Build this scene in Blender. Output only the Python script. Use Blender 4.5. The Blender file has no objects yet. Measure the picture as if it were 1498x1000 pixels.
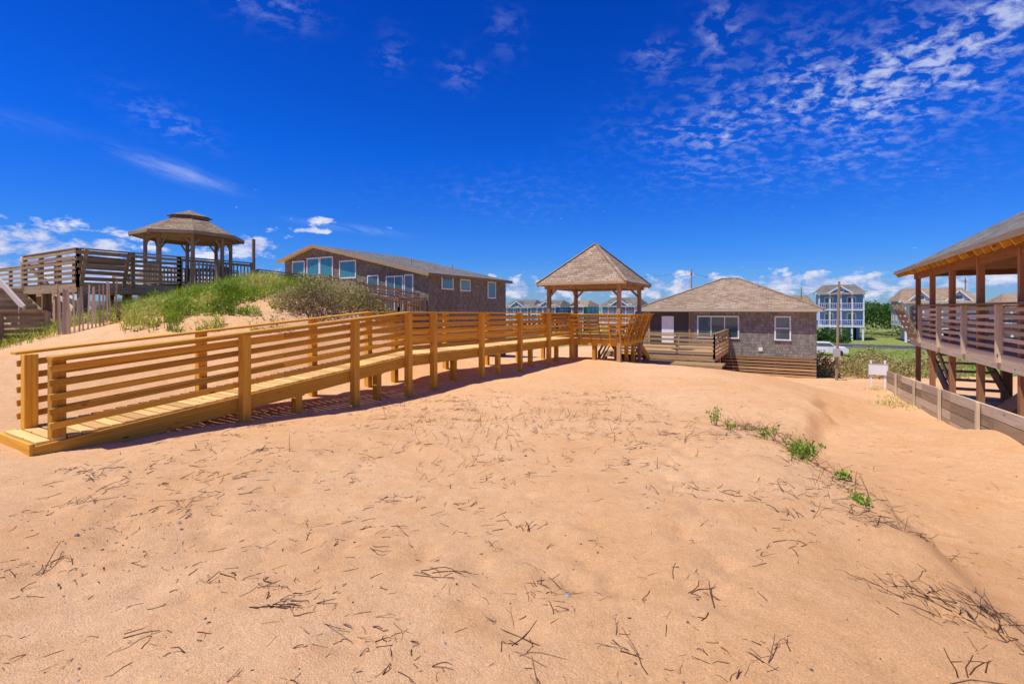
import bpy, math, random
import numpy as np
from mathutils import Vector, Matrix
random.seed(7); np.random.seed(7)
scene=bpy.context.scene
CA,SA=.867,.498
def W(cx,d): return (CA*cx-SA*d, SA*cx+CA*d)

# ---------------------------------------------------------------- materials
def new_mat(name,rough=.8,spec=.3):
    m=bpy.data.materials.new(name); m.use_nodes=True
    nt=m.node_tree; b=nt.nodes['Principled BSDF']
    b.inputs['Roughness'].default_value=rough
    b.inputs['Specular IOR Level'].default_value=spec
    return m,nt,b
def N(nt,t,**k):
    n=nt.nodes.new(t)
    for a,v in k.items(): setattr(n,a,v)
    return n
def mixc(nt,fac,a,b,mode='MIX'):
    n=nt.nodes.new('ShaderNodeMix'); n.data_type='RGBA'; n.blend_type=mode
    for sock,v in ((n.inputs['Factor'],fac),(n.inputs[6],a),(n.inputs[7],b)):
        if isinstance(v,bpy.types.NodeSocket): nt.links.new(v,sock)
        elif isinstance(v,(int,float)): sock.default_value=v
        else: sock.default_value=(*v,1)
    return n.outputs[2]
def ramp(nt,src,stops):
    n=nt.nodes.new('ShaderNodeValToRGB'); nt.links.new(src,n.inputs[0])
    e=n.color_ramp.elements
    while len(e)<len(stops): e.new(.5)
    for i,(p,c) in enumerate(stops):
        e[i].position=p
        e[i].color=(c,c,c,1) if isinstance(c,(int,float)) else (*c,1)
    return n.outputs[0]
def noise(nt,vec,scale,detail=4,rough=.55,dist=0):
    n=nt.nodes.new('ShaderNodeTexNoise'); n.inputs['Scale'].default_value=scale
    n.inputs['Detail'].default_value=detail; n.inputs['Roughness'].default_value=rough
    n.inputs['Distortion'].default_value=dist
    if vec is not None: nt.links.new(vec,n.inputs['Vector'])
    return n.outputs[0]
def mapping(nt,vec,sc):
    n=nt.nodes.new('ShaderNodeMapping'); nt.links.new(vec,n.inputs[0]); n.inputs['Scale'].default_value=sc
    return n.outputs[0]
def bump(nt,b,h,strength,dist):
    n=nt.nodes.new('ShaderNodeBump'); n.inputs['Strength'].default_value=strength; n.inputs['Distance'].default_value=dist
    nt.links.new(h,n.inputs['Height']); nt.links.new(n.outputs[0],b.inputs['Normal'])
def wood(name,c1,c2,c3,rough=.75,knots=True):
    m,nt,b=new_mat(name,rough,.25)
    uv=N(nt,'ShaderNodeTexCoord').outputs['UV']
    at=N(nt,'ShaderNodeAttribute',attribute_name='rnd').outputs['Fac']
    g=noise(nt,mapping(nt,uv,(1.2,28,1)),1.0,6,.65,.6)
    g2=noise(nt,mapping(nt,uv,(.9,2.5,1)),1.0,3,.5)
    col=mixc(nt,ramp(nt,g,[(.3,0),(.72,1)]),c1,c2)
    col=mixc(nt,ramp(nt,g2,[(.35,0),(.75,.75)]),col,c3)
    tint=ramp(nt,at,[(0,(.66,.62,.58)),(.5,(1,1,1)),(1,(1.22,1.19,1.12))])
    col=mixc(nt,1.0,col,tint,'MULTIPLY')
    if knots:
        v=N(nt,'ShaderNodeTexVoronoi'); nt.links.new(mapping(nt,uv,(2.2,7,1)),v.inputs['Vector']); v.inputs['Scale'].default_value=1
        k=ramp(nt,v.outputs['Distance'],[(.04,1),(.12,0)])
        col=mixc(nt,k,col,tuple(x*.22 for x in c1))
    nt.links.new(col,b.inputs['Base Color'])
    bump(nt,b,g,.35,.004)
    return m
M={}
M['newwood']=wood('pine_lumber',(.50,.225,.018),(.84,.46,.06),(.68,.335,.03))
M['newdeck']=wood('pine_decking',(.66,.39,.13),(.88,.59,.25),(.80,.51,.18))
M['cedar']=wood('weathered_cedar_tan',(.30,.18,.085),(.56,.38,.20),(.43,.275,.135))
M['oldwood']=wood('old_grey_wood',(.20,.145,.08),(.46,.35,.21),(.30,.225,.13))
M['oldlight']=wood('sun_bleached_wood',(.42,.33,.21),(.74,.62,.43),(.56,.45,.30))
M['whitewood']=wood('whitewashed_wood',(.5,.46,.4),(.74,.7,.62),(.6,.56,.5),knots=False)
M['darkwood']=wood('dark_brown_beam',(.26,.11,.045),(.46,.23,.11),(.36,.16,.07))

def shingle(name,cols,bw,rh,mortar,dark=.35,rough=.85):
    m,nt,b=new_mat(name,rough,.2)
    uv=N(nt,'ShaderNodeTexCoord').outputs['UV']
    br=N(nt,'ShaderNodeTexBrick'); nt.links.new(uv,br.inputs['Vector'])
    br.inputs['Scale'].default_value=1; br.inputs['Brick Width'].default_value=bw; br.inputs['Row Height'].default_value=rh
    br.inputs['Mortar Size'].default_value=mortar; br.inputs['Mortar Smooth'].default_value=.3; br.inputs['Bias'].default_value=0
    br.inputs['Color1'].default_value=(0,0,0,1); br.inputs['Color2'].default_value=(1,1,1,1); br.inputs['Mortar'].default_value=(.5,.5,.5,1)
    br.offset=.37
    c=ramp(nt,br.outputs['Color'],[(0,cols[0]),(.5,cols[1]),(1,cols[2])])
    n1=noise(nt,uv,1.3,5,.7); c=mixc(nt,ramp(nt,n1,[(.3,.0),(.7,.45)]),c,cols[1])
    n2=noise(nt,mapping(nt,uv,(14,3,1)),2,4,.7)
    c=mixc(nt,1.0,c,ramp(nt,n2,[(.25,.55),(.75,1.38)]),'MULTIPLY')
    n3=noise(nt,uv,.45,4,.6); c=mixc(nt,1.0,c,ramp(nt,n3,[(.3,.8),(.7,1.12)]),'MULTIPLY')
    c=mixc(nt,br.outputs['Fac'],c,tuple(x*dark for x in cols[1]))
    nt.links.new(c,b.inputs['Base Color'])
    inv=N(nt,'ShaderNodeMath',operation='SUBTRACT'); inv.inputs[0].default_value=1; nt.links.new(br.outputs['Fac'],inv.inputs[1])
    bump(nt,b,inv.outputs[0],.6,.02)
    return m
M['roof_tan']=shingle('asphalt_shingle_tan',[(.26,.175,.105),(.38,.265,.165),(.48,.35,.23)],.3,.14,.008)
M['roof_brown']=shingle('asphalt_shingle_brown',[(.20,.14,.08),(.30,.215,.13),(.40,.30,.185)],.3,.14,.008)
M['roof_grey']=shingle('asphalt_shingle_grey',[(.14,.12,.10),(.21,.185,.15),(.28,.25,.21)],.3,.14,.008)
M['wall_sh']=shingle('cedar_shake_grey',[(.19,.172,.142),(.265,.242,.20),(.35,.325,.27)],.13,.16,.006,.45)
M['wall_sh2']=shingle('cedar_shake_weathered',[(.15,.132,.10),(.215,.19,.145),(.30,.27,.21)],.13,.16,.006,.42)
def plain(name,c,rough=.6,spec=.3,var=.15,scale=3):
    m,nt,b=new_mat(name,rough,spec)
    tc=N(nt,'ShaderNodeTexCoord').outputs['Object']
    n=noise(nt,tc,scale,4,.6)
    col=mixc(nt,1.0,c,ramp(nt,n,[(.2,1-var),(.8,1+var)]),'MULTIPLY')
    nt.links.new(col,b.inputs['Base Color']); return m
M['white']=plain('white_paint',(.78,.77,.74),.5,.3,.08)
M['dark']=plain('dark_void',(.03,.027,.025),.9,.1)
M['porchdark']=plain('porch_shade_dark',(.08,.072,.062),.9,.1)  # near-black colour standing in for the shade inside the cottage porch
M['concrete']=plain('concrete',(.35,.32,.28),.9,.1)
M['steel']=plain('galvanised',(.4,.4,.4),.4,.5)
def glassm():
    m,nt,b=new_mat('window_glass',.08,.8)
    uv=N(nt,'ShaderNodeTexCoord').outputs['Object']
    n=noise(nt,uv,.6,2)
    c=ramp(nt,n,[(.35,(.02,.07,.09)),(.65,(.06,.17,.2))])
    nt.links.new(c,b.inputs['Base Color']); return m
M['glass']=glassm()
def glassb():
    m,nt,b=new_mat('window_glass_tinted',.1,.8)
    b.inputs['Base Color'].default_value=(.04,.20,.25,1); return m
M['glassb']=glassb()
def siding(name,c):
    m,nt,b=new_mat(name,.55,.3)
    uv=N(nt,'ShaderNodeTexCoord').outputs['UV']
    w=N(nt,'ShaderNodeTexWave',wave_type='BANDS',bands_direction='Y',wave_profile='SAW'); nt.links.new(uv,w.inputs['Vector']); w.inputs['Scale'].default_value=1.6
    col=mixc(nt,1.0,c,ramp(nt,w.outputs['Color'],[(0,.8),(.2,1.0)]),'MULTIPLY')
    nt.links.new(col,b.inputs['Base Color']); return m
M['sid_teal']=siding('siding_teal',(.05,.42,.46)); M['sid_blue']=siding('siding_blue',(.10,.30,.50))
M['sid_pale']=siding('siding_pale_blue',(.18,.36,.6)); M['sid_white']=siding('siding_white',(.7,.7,.67))
M['sid_grey']=siding('siding_grey',(.28,.31,.34)); M['sid_sand']=siding('siding_sand',(.5,.42,.3)); M['sid_red']=siding('siding_brick_red',(.4,.12,.08))

def leafm(name,c1,c2,c3):
    m,nt,b=new_mat(name,.55,.3)
    at=N(nt,'ShaderNodeAttribute',attribute_name='rnd').outputs['Fac']
    c=ramp(nt,at,[(0,c1),(.5,c2),(1,c3)])
    nt.links.new(c,b.inputs['Base Color'])
    tr=N(nt,'ShaderNodeBsdfTranslucent'); nt.links.new(c,tr.inputs['Color'])
    mx=N(nt,'ShaderNodeMixShader'); mx.inputs[0].default_value=.3
    out=nt.nodes['Material Output']
    nt.links.new(b.outputs[0],mx.inputs[1]); nt.links.new(tr.outputs[0],mx.inputs[2]); nt.links.new(mx.outputs[0],out.inputs[0])
    return m
M['grass']=leafm('dune_grass',(.17,.24,.015),(.35,.46,.03),(.68,.60,.18))
M['leaf']=leafm('creeper_leaves',(.10,.22,.012),(.22,.42,.02),(.48,.58,.07))
M['brush']=leafm('dry_brush',(.22,.15,.08),(.34,.33,.07),(.56,.46,.24))
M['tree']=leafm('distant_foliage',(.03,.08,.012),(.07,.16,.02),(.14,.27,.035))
M['twig']=leafm('twig_bark',(.08,.035,.022),(.20,.10,.06),(.52,.36,.22))
M['stone']=leafm('pebbles',(.08,.07,.075),(.2,.17,.16),(.5,.42,.36))

# ---------------------------------------------------------------- builder
class G:
    def __init__(s,name):
        s.e=bpy.data.objects.new(name,None); scene.collection.objects.link(s.e); s.parts={}
    def _p(s,part,mat):
        return s.parts.setdefault((part,mat),{'v':[],'f':[],'uv':[],'r':[]})
    def obox(s,part,mat,c,ax,hs):
        P=s._p(part,mat); b=len(P['v']); c=Vector(c)
        for i in (-1,1):
            for j in (-1,1):
                for k in (-1,1):
                    P['v'].append(c+ax[0]*hs[0]*i+ax[1]*hs[1]*j+ax[2]*hs[2]*k)
        L=max(range(3),key=lambda q:hs[q]); ou,ov,r=random.random()*50,random.random()*50,random.random()
        sg=[(i,j,k) for i in (-1,1) for j in (-1,1) for k in (-1,1)]
        for f,n in (((0,1,3,2),0),((4,6,7,5),0),((0,4,5,1),1),((2,3,7,6),1),((0,2,6,4),2),((1,5,7,3),2)):
            P['f'].append([b+q for q in f])
            o=[q for q in range(3) if q!=n]
            if L in o: ua=L; va=[q for q in o if q!=L][0]
            else: ua,va=o
            for q in f: P['uv'].append((ou+sg[q][ua]*hs[ua],ov+sg[q][va]*hs[va]+n*.3)); P['r'].append(r)
    def box(s,part,mat,x0,x1,y0,y1,z0,z1):
        s.obox(part,mat,((x0+x1)/2,(y0+y1)/2,(z0+z1)/2),(Vector((1,0,0)),Vector((0,1,0)),Vector((0,0,1))),(abs(x1-x0)/2,abs(y1-y0)/2,abs(z1-z0)/2))
    def beam(s,part,mat,p,q,w,h,up=(0,0,1)):
        p,q=Vector(p),Vector(q); d=(q-p); L=d.length; d.normalize(); up=Vector(up)
        if abs(d.dot(up))>.98: up=Vector((0,1,0))
        sd=d.cross(up).normalized(); u=sd.cross(d)
        s.obox(part,mat,(p+q)/2,(d,sd,u),(L/2,w/2,h/2))
    def poly(s,part,mat,pts,uvo=(0,0)):
        P=s._p(part,mat); b=len(P['v']); pts=[Vector(p) for p in pts]; P['v']+=pts
        n=Vector((0,0,0)); o0=pts[0]
        for i in range(len(pts)): n+=(pts[i]-o0).cross(pts[(i+1)%len(pts)]-o0)
        n.normalize()
        h=Vector((0,0,1)).cross(n)
        h=Vector((1,0,0)) if h.length<.01 else h.normalized()
        v=n.cross(h)
        P['f'].append(list(range(b,b+len(pts)))); r=random.random()
        for p in pts: P['uv'].append((p.dot(h)+uvo[0],p.dot(v)+uvo[1])); P['r'].append(r)
    def cyl(s,part,mat,p,q,r0,r1,n=10):
        p,q=Vector(p),Vector(q); d=(q-p).normalized(); a=d.orthogonal().normalized(); b=d.cross(a)
        R0=[p+(a*math.cos(t)+b*math.sin(t))*r0 for t in [2*math.pi*i/n for i in range(n)]]
        R1=[q+(a*math.cos(t)+b*math.sin(t))*r1 for t in [2*math.pi*i/n for i in range(n)]]
        for i in range(n):
            s.poly(part,mat,[R0[i],R0[(i+1)%n],R1[(i+1)%n],R1[i]])
        s.poly(part,mat,R1); s.poly(part,mat,R0[::-1])
    def done(s,bev=0):
        for (part,mat),P in s.parts.items():
            me=bpy.data.meshes.new(part); me.from_pydata([tuple(v) for v in P['v']],[],P['f'])
            uv=me.uv_layers.new(name='UVMap'); uv.data.foreach_set('uv',np.array(P['uv'],dtype=np.float32).ravel())
            a=me.attributes.new('rnd','FLOAT','CORNER'); a.data.foreach_set('value',np.array(P['r'],dtype=np.float32))
            me.materials.append(M[mat]); me.update()
            o=bpy.data.objects.new(part,me); scene.collection.objects.link(o); o.parent=s.e
            if bev:
                m=o.modifiers.new('bevel','BEVEL'); m.width=bev; m.segments=1; m.limit_method='ANGLE'
def bulk(name,mat,V,F,R,parent=None):
    me=bpy.data.meshes.new(name); V=np.asarray(V,dtype=np.float32); F=np.asarray(F,dtype=np.int32); k=F.shape[1]
    me.vertices.add(len(V)); me.vertices.foreach_set('co',V.ravel())
    me.loops.add(F.size); me.loops.foreach_set('vertex_index',F.ravel())
    me.polygons.add(len(F)); me.polygons.foreach_set('loop_start',np.arange(len(F),dtype=np.int32)*k)
    a=me.attributes.new('rnd','FLOAT','FACE'); a.data.foreach_set('value',np.asarray(R,dtype=np.float32))
    me.update(calc_edges=True); me.validate()
    me.materials.append(M[mat]); o=bpy.data.objects.new(name,me); scene.collection.objects.link(o)
    if parent: o.parent=parent
    return o

# ---------------------------------------------------------------- terrain
cp=[(0,0,-1.6),(0,2,-1.62),(-3,2,-1.6),(-6,2,-1.6),(2.7,3.5,-1.70),(3.3,5.15,-1.72),(3.5,6.5,-1.76),(3.2,7.7,-1.82),(5,9.5,-1.9),(6.6,11.1,-1.94),
(4.2,19,-2.08),(7.2,16.7,-2.12),(8.0,14.3,-2.08),(7.5,21,-2.7),(4.8,24.5,-2.9),(10,22,-3.2),(12,24,-3.5),(16,25,-3.6),(8,30,-3.6),(10,18.5,-2.75),
(3.7,21,-2.15),(1.6,20.4,-2.08),(4.4,4.2,-2.0),(4.9,6,-2.08),(5.9,8,-2.18),(6.6,5.6,-1.98),(8.4,7.9,-2.0),(8.0,10,-2.32),(9.2,12,-2.5),(11.4,15,-2.75),(12.9,15.3,-2.72),(14,20,-3.2),(17,22,-3.45),
(2.2,2.2,-1.68),(3.6,2.6,-1.88),(6,3,-1.85),(0,5,-1.7),(0,9,-1.86),(-2,7,-1.78),(3,12,-1.97),(0,13,-2.0),(-5.6,5.6,-1.75),(-5.0,6.8,-1.77),(-4.4,8,-1.84),(-3.3,10.1,-2.0),(-2.5,11.3,-2.03),
(0,14.5,-2.06),(.2,16.5,-2.05),(2,18.8,-2.06),(-8,6,-1.65),(-9,9.5,-1.4),(-6.5,9.8,-1.7),(-4,13,-1.7),(-14,10,-1.3),
(-8,16,.85),(-10.3,16,.52),(-11.3,13.6,-.15),(-6,16,.48),(-4.6,16,-.1),(-3.6,16.5,-1.0),(-8.8,12,-.65),(-6.5,13,-.45),(-4.8,13.6,-1.1),(-13,12,-.95),(-16,12,-1.1),(-20,16,-1.),(-14,16,-.5),(-14,22,-.3),(-10,21,.3),(-7.5,20,.2),
(-8,26,-1.6),(-4.5,22,-1.9),(0,24,-2.5),(-12,32,-2.8),(-4,40,-3.6),(-25,35,-3),(2,33,-3.5),(-1,19,-1.9),
(0,-10,-2.2),(-15,-5,-1.8),(15,-5,-2.3),(0,-30,-3.5),(-30,10,-1.5),(30,10,-2.3),(25,30,-4),(12,40,-4.2),(30,45,-4.6),(-30,55,-4.8),(0,60,-5),(45,60,-5.1)]
cpa=np.array(cp); CX,CY=W(cpa[:,0],cpa[:,1]); CZ=cpa[:,2]
def phi(r2): return -np.sqrt(r2+.6)
K=phi((CX[:,None]-CX)**2+(CY[:,None]-CY)**2); n_=len(CX)
Amat=np.zeros((n_+1,n_+1)); Amat[:n_,:n_]=K-np.eye(n_)*.02; Amat[:n_,n_]=1; Amat[n_,:n_]=1
sol=np.linalg.solve(Amat,np.append(CZ,0))
def vnoise(x,y,s,seed=0):
    x=x/s+100.3+seed*17.1; y=y/s+200.7+seed*9.7
    xi=np.floor(x).astype(np.int64); yi=np.floor(y).astype(np.int64); fx=x-xi; fy=y-yi
    fx=fx*fx*(3-2*fx); fy=fy*fy*(3-2*fy)
    def h(a,b):
        n=(a*374761393+b*668265263+seed*1442695)&0x7fffffff
        n=((n^(n>>13))*1274126177)&0x7fffffff
        return ((n^(n>>16))&0xffff)/65535.
    return (h(xi,yi)*(1-fx)+h(xi+1,yi)*fx)*(1-fy)+(h(xi,yi+1)*(1-fx)+h(xi+1,yi+1)*fx)*fy-.5
dimp=[(random.uniform(-7,8),1.6+14*random.random()**1.3,random.uniform(.05,.14),random.uniform(-.045,.02)) for _ in range(600)]
for (a,b2,c2,d2) in ((-3.0,3.0,2.5,13.0),(4.6,2.5,9.5,15),(-5,4.2,1.5,2.6),(5.4,3,8.6,14),(1.2,3,3.2,10)):
    L=math.hypot(c2-a,d2-b2); k=int(L/.42)
    for i in range(k):
        t=i/k; px_=a+(c2-a)*t+(-1)**i*.09+random.gauss(0,.04); pd=b2+(d2-b2)*t+random.gauss(0,.04)
        dimp.append((px_,pd,.1,-.034)); dimp.append((px_+.02,pd+.11,.085,-.028)); dimp.append((px_+.12,pd+.05,.06,.013))
dimp=np.array(dimp)
DX,DY=W(dimp[:,0],dimp[:,1])
def H(x,y):
    x=np.atleast_1d(np.asarray(x,float)); y=np.atleast_1d(np.asarray(y,float)); out=np.empty(len(x))
    for i in range(0,len(x),20000):
        a=x[i:i+20000]; b=y[i:i+20000]
        z=phi((a[:,None]-CX)**2+(b[:,None]-CY)**2)@sol[:n_]+sol[n_]
        out[i:i+20000]=z
    r=np.hypot(x,y); t=np.clip((r-45)/25,0,1); t=t*t*(3-2*t)
    out=out*(1-t)+(-5.2)*t
    cx=CA*x+SA*y; d=CA*y-SA*x
    cr=np.interp(d,[2,3.6,5.25,6.7,8.6,11.1,14],[2.35,2.85,3.3,3.75,5.4,6.9,8.4])+vnoise(x,y,.9,41)*.5+vnoise(x,y,.35,44)*.15
    s=np.clip((cx-cr)/.42,0,1); s=s*s*(3-2*s); bk=np.exp(-((cx-cr+.1)/.5)**2)
    f=np.clip((d-2.2)/1.2,0,1)*np.clip((13-d)/3,0,1)*np.clip(1-(cx-cr)/3.6,0,1)
    out+=(-.20*s+.04*bk*(1+2*vnoise(x,y,.5,42)))*f
    nz=(vnoise(x,y,2.3,1)*.08+vnoise(x,y,.8,2)*.05+vnoise(x,y,.33,3)*.024+vnoise(x,y,.19,5)*.010)*(1-t)
    w=1-.6*np.exp(-((x+7.6)/.5)**2)*(y<19)
    out+=nz*w
    m=np.where(r<19)[0]
    for i in range(0,len(m),10000):
        q=m[i:i+10000]; d2=(x[q][:,None]-DX)**2+(y[q][:,None]-DY)**2
        out[q]+=(np.exp(-d2/dimp[:,2]**2)*dimp[:,3]).sum(1)
    return out
nh=340; c_=.0225; k_=1800/math.sinh(c_*nh)
ax=np.sinh(c_*np.arange(-nh,nh+1))*k_
ox,oy=W(0,3.6)
gx,gy=np.meshgrid(ax+ox,ax+oy); gx=gx.ravel(); gy=gy.ravel(); gz=H(gx,gy)
n=2*nh+1; idx=np.arange(n*n).reshape(n,n)
F=np.stack([idx[:-1,:-1],idx[:-1,1:],idx[1:,1:],idx[1:,:-1]],-1).reshape(-1,4)
m,nt,b=new_mat('sand_and_turf',.95,.1); M['ground']=m
tc=N(nt,'ShaderNodeTexCoord').outputs['Object']
n1=noise(nt,tc,.35,5,.6); n2=noise(nt,tc,3,6,.7); n3=noise(nt,tc,110,3,.75); n4=noise(nt,tc,11,6,.72)
c=mixc(nt,ramp(nt,n1,[(.35,0),(.65,1)]),(.86,.475,.215),(.93,.565,.29))
c=mixc(nt,ramp(nt,n2,[(.46,0),(.75,.6)]),c,(.78,.40,.15))
c=mixc(nt,1.0,c,ramp(nt,n3,[(.3,.68),(.7,1.16)]),'MULTIPLY')
c=mixc(nt,1.0,c,ramp(nt,n4,[(.3,.86),(.7,1.05)]),'MULTIPLY')
sp=N(nt,'ShaderNodeTexVoronoi'); nt.links.new(tc,sp.inputs['Vector']); sp.inputs['Scale'].default_value=22
s1=ramp(nt,sp.outputs['Distance'],[(.05,1),(.1,0)])
s2=ramp(nt,n2,[(.48,0),(.6,.85)])
mm=N(nt,'ShaderNodeMath',operation='MULTIPLY'); nt.links.new(s1,mm.inputs[0]); nt.links.new(s2,mm.inputs[1])
c=mixc(nt,mm.outputs[0],c,(.25,.14,.08))
tf=N(nt,'ShaderNodeAttribute',attribute_name='turf').outputs['Fac']
gc=mixc(nt,ramp(nt,n2,[(.3,0),(.7,1)]),(.13,.19,.025),(.34,.34,.11))
ad=N(nt,'ShaderNodeMath',operation='ADD'); nt.links.new(tf,ad.inputs[0]); nt.links.new(noise(nt,tc,.5,4,.7),ad.inputs[1])
c=mixc(nt,ramp(nt,ad.outputs[0],[(.82,0),(.98,1)]),c,gc)
nt.links.new(c,b.inputs['Base Color'])
h1=mixc(nt,.6,n3,n4); h2=mixc(nt,.4,h1,n2)
bump(nt,b,h2,1.0,.055)
me=bpy.data.meshes.new('sand_ground'); me.vertices.add(n*n); me.vertices.foreach_set('co',np.stack([gx,gy,gz],1).astype(np.float32).ravel())
me.loops.add(F.size); me.loops.foreach_set('vertex_index',F.astype(np.int32).ravel()); me.polygons.add(len(F)); me.polygons.foreach_set('loop_start',np.arange(len(F),dtype=np.int32)*4)
dcam=CA*gy-SA*gx; cxx=CA*gx+SA*gy
turf=np.clip((dcam-24)/4,0,1)*np.clip((cxx/np.maximum(dcam,1)-.60)/.05,0,1)
turf=np.maximum(turf,np.clip((dcam-62)/8,0,1))*.7
turf*=1-.9*np.exp(-((gx-3.6)/1.6)**2)*(gy<60)
a=me.attributes.new('turf','FLOAT','POINT'); a.data.foreach_set('value',turf.astype(np.float32))
me.update(calc_edges=True); me.polygons.foreach_set('use_smooth',np.ones(len(F),dtype=bool)); me.materials.append(M['ground'])
o=bpy.data.objects.new('sand_ground',me); scene.collection.objects.link(o)
def hz(x,y): return float(H(x,y)[0])

# ---------------------------------------------------------------- boardwalk
XN,XF=-7.82,-8.84
def zd(Y):
    if Y<8.5: return -1.60+(Y-2.1)*(.52/6.4)
    return -1.08-(Y-8.5)*.01
g=G('wooden_boardwalk')
y=2.12
while y<18.42:
    g.beam('deck_boards','newdeck',(XF-.03,y+.07,zd(y+.07)-.019),(XN+.03+random.uniform(-.004,.004),y+.07,zd(y+.07)-.019),.134,.038); y+=.148
for a,bb in ((2.1,8.5),(8.5,18.46)):
    for X in (XN+.052,XF-.052,(XN+XF)/2):
        g.beam('stringers','newwood',(X,a,zd(a)-.155 if X!=(XN+XF)/2 else zd(a)-.17),(X,bb,zd(bb-.001)-.155 if X!=(XN+XF)/2 else zd(bb)-.17),.04,.24)
g.box('end_board','newwood',XF-.07,XN+.07,2.058,2.096,-1.86,-1.60)
ysN=[2.34,4.6,6.9,8.5,9.42,11.6,13.9,16.1,18.3]
for side,X,ins in ((1,XN,-1),(-1,XF,1)):
    for i,Y in enumerate(ysN):
        X0=X+side*.145 if i>0 else X-side*.045
        zb=hz(X0,Y)-.3 if i>0 else zd(Y)-.22
        g.box('posts','newwood',X0-.07,X0+.07,Y-.07,Y+.07,zb,zd(Y)+.98)
        if i>0:
            for zz in (-.08,-.2): g.cyl('bolts','steel',(X0+side*.07,Y,zd(Y)+zz),(X0+side*.08,Y,zd(Y)+zz),.014,.014,6)
    for k in range(5):
        hh=.16+k*.175
        for a,bb in ((2.24,8.5),(8.5,18.4)):
            xi=X+side*.05
            j=random.uniform(-.006,.006)
            m_=(a+bb)/2 if bb<9 else 13.9
            g.beam('rail_slats','newwood',(xi,a,zd(a)+hh),(xi,m_-.003,zd(m_)+hh+j),.036,.082)
            g.beam('rail_slats','newwood',(xi,m_+.003,zd(m_)+hh-j),(xi,bb,zd(bb-.0001)+hh),.036,.082)
    for a,bb in ((2.22,8.5),(8.5,18.4)):
        g.beam('cap_rail','newwood',(X+side*.12,a,zd(a)+1.0),(X+side*.12,bb,zd(bb-.0001)+1.0),.20,.038)
for Y in (5.7,7.7,10.5,12.8,15.0,17.2):
    X0=(XN-.05); 
    g.box('posts','newwood',X0-.07,X0+.07,Y-.07,Y+.07,hz(X0,Y)-.3,zd(Y)-.05)
    g.box('cross_beams','newwood',XF-.02,XN+.02,Y+.075,Y+.115,zd(Y)-.30,zd(Y)-.06)
g.done(.006)

# ---------------------------------------------------------------- new gazebo
g=G('wooden_gazebo')
X0,X1,Y0,Y1=-8.8,-5.75,18.5,21.5; zf=-1.2
y=Y0
while y<Y1: g.box('deck_boards','newdeck',X0-.1,X1+.1,y,y+.135,zf-.038,zf); y+=.141
for a in ((X0-.12,X1+.12,Y0-.06,Y0-.02),(X0-.12,X1+.12,Y1+.06,Y1+.1)): g.box('fascia','newwood',*a,zf-.27,zf-.02)
for a in ((X1+.102,X1+.142,Y0-.018,Y1+.058),(X0-.142,X0-.102,Y0-.018,Y1+.058)): g.box('fascia','newwood',*a,zf-.27,zf-.02)
for (x,yy) in ((X0,Y0),(X1,Y0),(X0,Y1),(X1,Y1)):
    g.box('posts','cedar',x-.075,x+.075,yy-.075,yy+.075,hz(x,yy)-.3,1.0)
    sx=1 if x==X0 else -1; sy=1 if yy==Y0 else -1
    g.beam('braces','cedar',(x+sx*.05,yy,.55),(x+sx*.4,yy,.90),.05,.09)
    g.beam('braces','cedar',(x,yy+sy*.05,.55),(x,yy+sy*.4,.90),.05,.09)
for x in (-7.8,-6.8):
    for yy in (Y0+.06,Y1-.06): g.box('under_posts','newwood',x-.07,x+.07,yy-.07,yy+.07,hz(x,yy)-.3,zf-.04)
for yy in (19.5,20.5): g.box('under_posts','newwood',X1-.07,X1+.07,yy-.07,yy+.07,hz(X1,yy)-.3,zf-.04)
for yy in (Y0,Y1): g.box('header','cedar',X0-.2,X1+.2,yy-.045,yy+.045,.84,1.04)
for x in (X0,X1): g.box('header','cedar',x-.045,x+.045,Y0+.05,Y1-.05,.841,1.039)
cxg,cyg=(X0+X1)/2,(Y0+Y1)/2; hr=1.93; ze,zp=1.02,2.88
C=[(cxg-hr,cyg-hr),(cxg+hr,cyg-hr),(cxg+hr,cyg+hr),(cxg-hr,cyg+hr)]
for i in range(4):
    a,bb=C[i],C[(i+1)%4]
    g.poly('roof','roof_tan',[(*a,ze+.06),(*bb,ze+.06),(cxg,cyg,zp)],(i*3.3,0))
    g.poly('roof_underside','cedar',[(*bb,ze-.02),(*a,ze-.02),(cxg,cyg,zp-.1)])
    g.beam('eave_trim','cedar',(*a,ze+.015),(*bb,ze+.015),.03,.1)
    g.beam('hip_cap','roof_tan',(*a,ze+.07),(cxg,cyg,zp+.01),.16,.02)
    for t in (0,.2,.4,.6,.8):
        e=(a[0]+(bb[0]-a[0])*t,a[1]+(bb[1]-a[1])*t)
        g.beam('rafters','cedar',(e[0]*.98+cxg*.02,e[1]*.98+cyg*.02,ze-.06),(cxg,cyg,zp-.2),.04,.09)
def slant(p,q,out,n,e0,e1):
    p,q,out=Vector(p),Vector(q),Vector(out); d=(q-p).normalized()
    for k in range(6):
        t=.10+k*.165; o=out*(t*.38)
        g.beam('bench_slats','newwood',p+o-d*e0*t*.38+Vector((0,0,t)),q+o+d*e1*t*.38+Vector((0,0,t)),.034,.095,up=(Vector((0,0,1))+out*.38).normalized())
    for i in range(n+1):
        s=p+(q-p)*(i/n)
        g.beam('bench_supports','newwood',s+out*.03+Vector((0,0,-.15)),s+out*.03+out*.40+Vector((0,0,.94)),.04,.08,up=out)
    o=out*.38; g.beam('bench_cap','newwood',p+o-d*e0*.38+Vector((0,0,.99)),q+o+d*e1*.38+Vector((0,0,.99)),.15,.036)
    g.beam('bench_seat','newwood',p-out*.28+Vector((0,0,.45)),q-out*.28+Vector((0,0,.45)),.4,.04)
slant((-7.7,Y0-.05,zf),(X1+.1,Y0-.05,zf),(0,-1,0),5,0,1)
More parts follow.
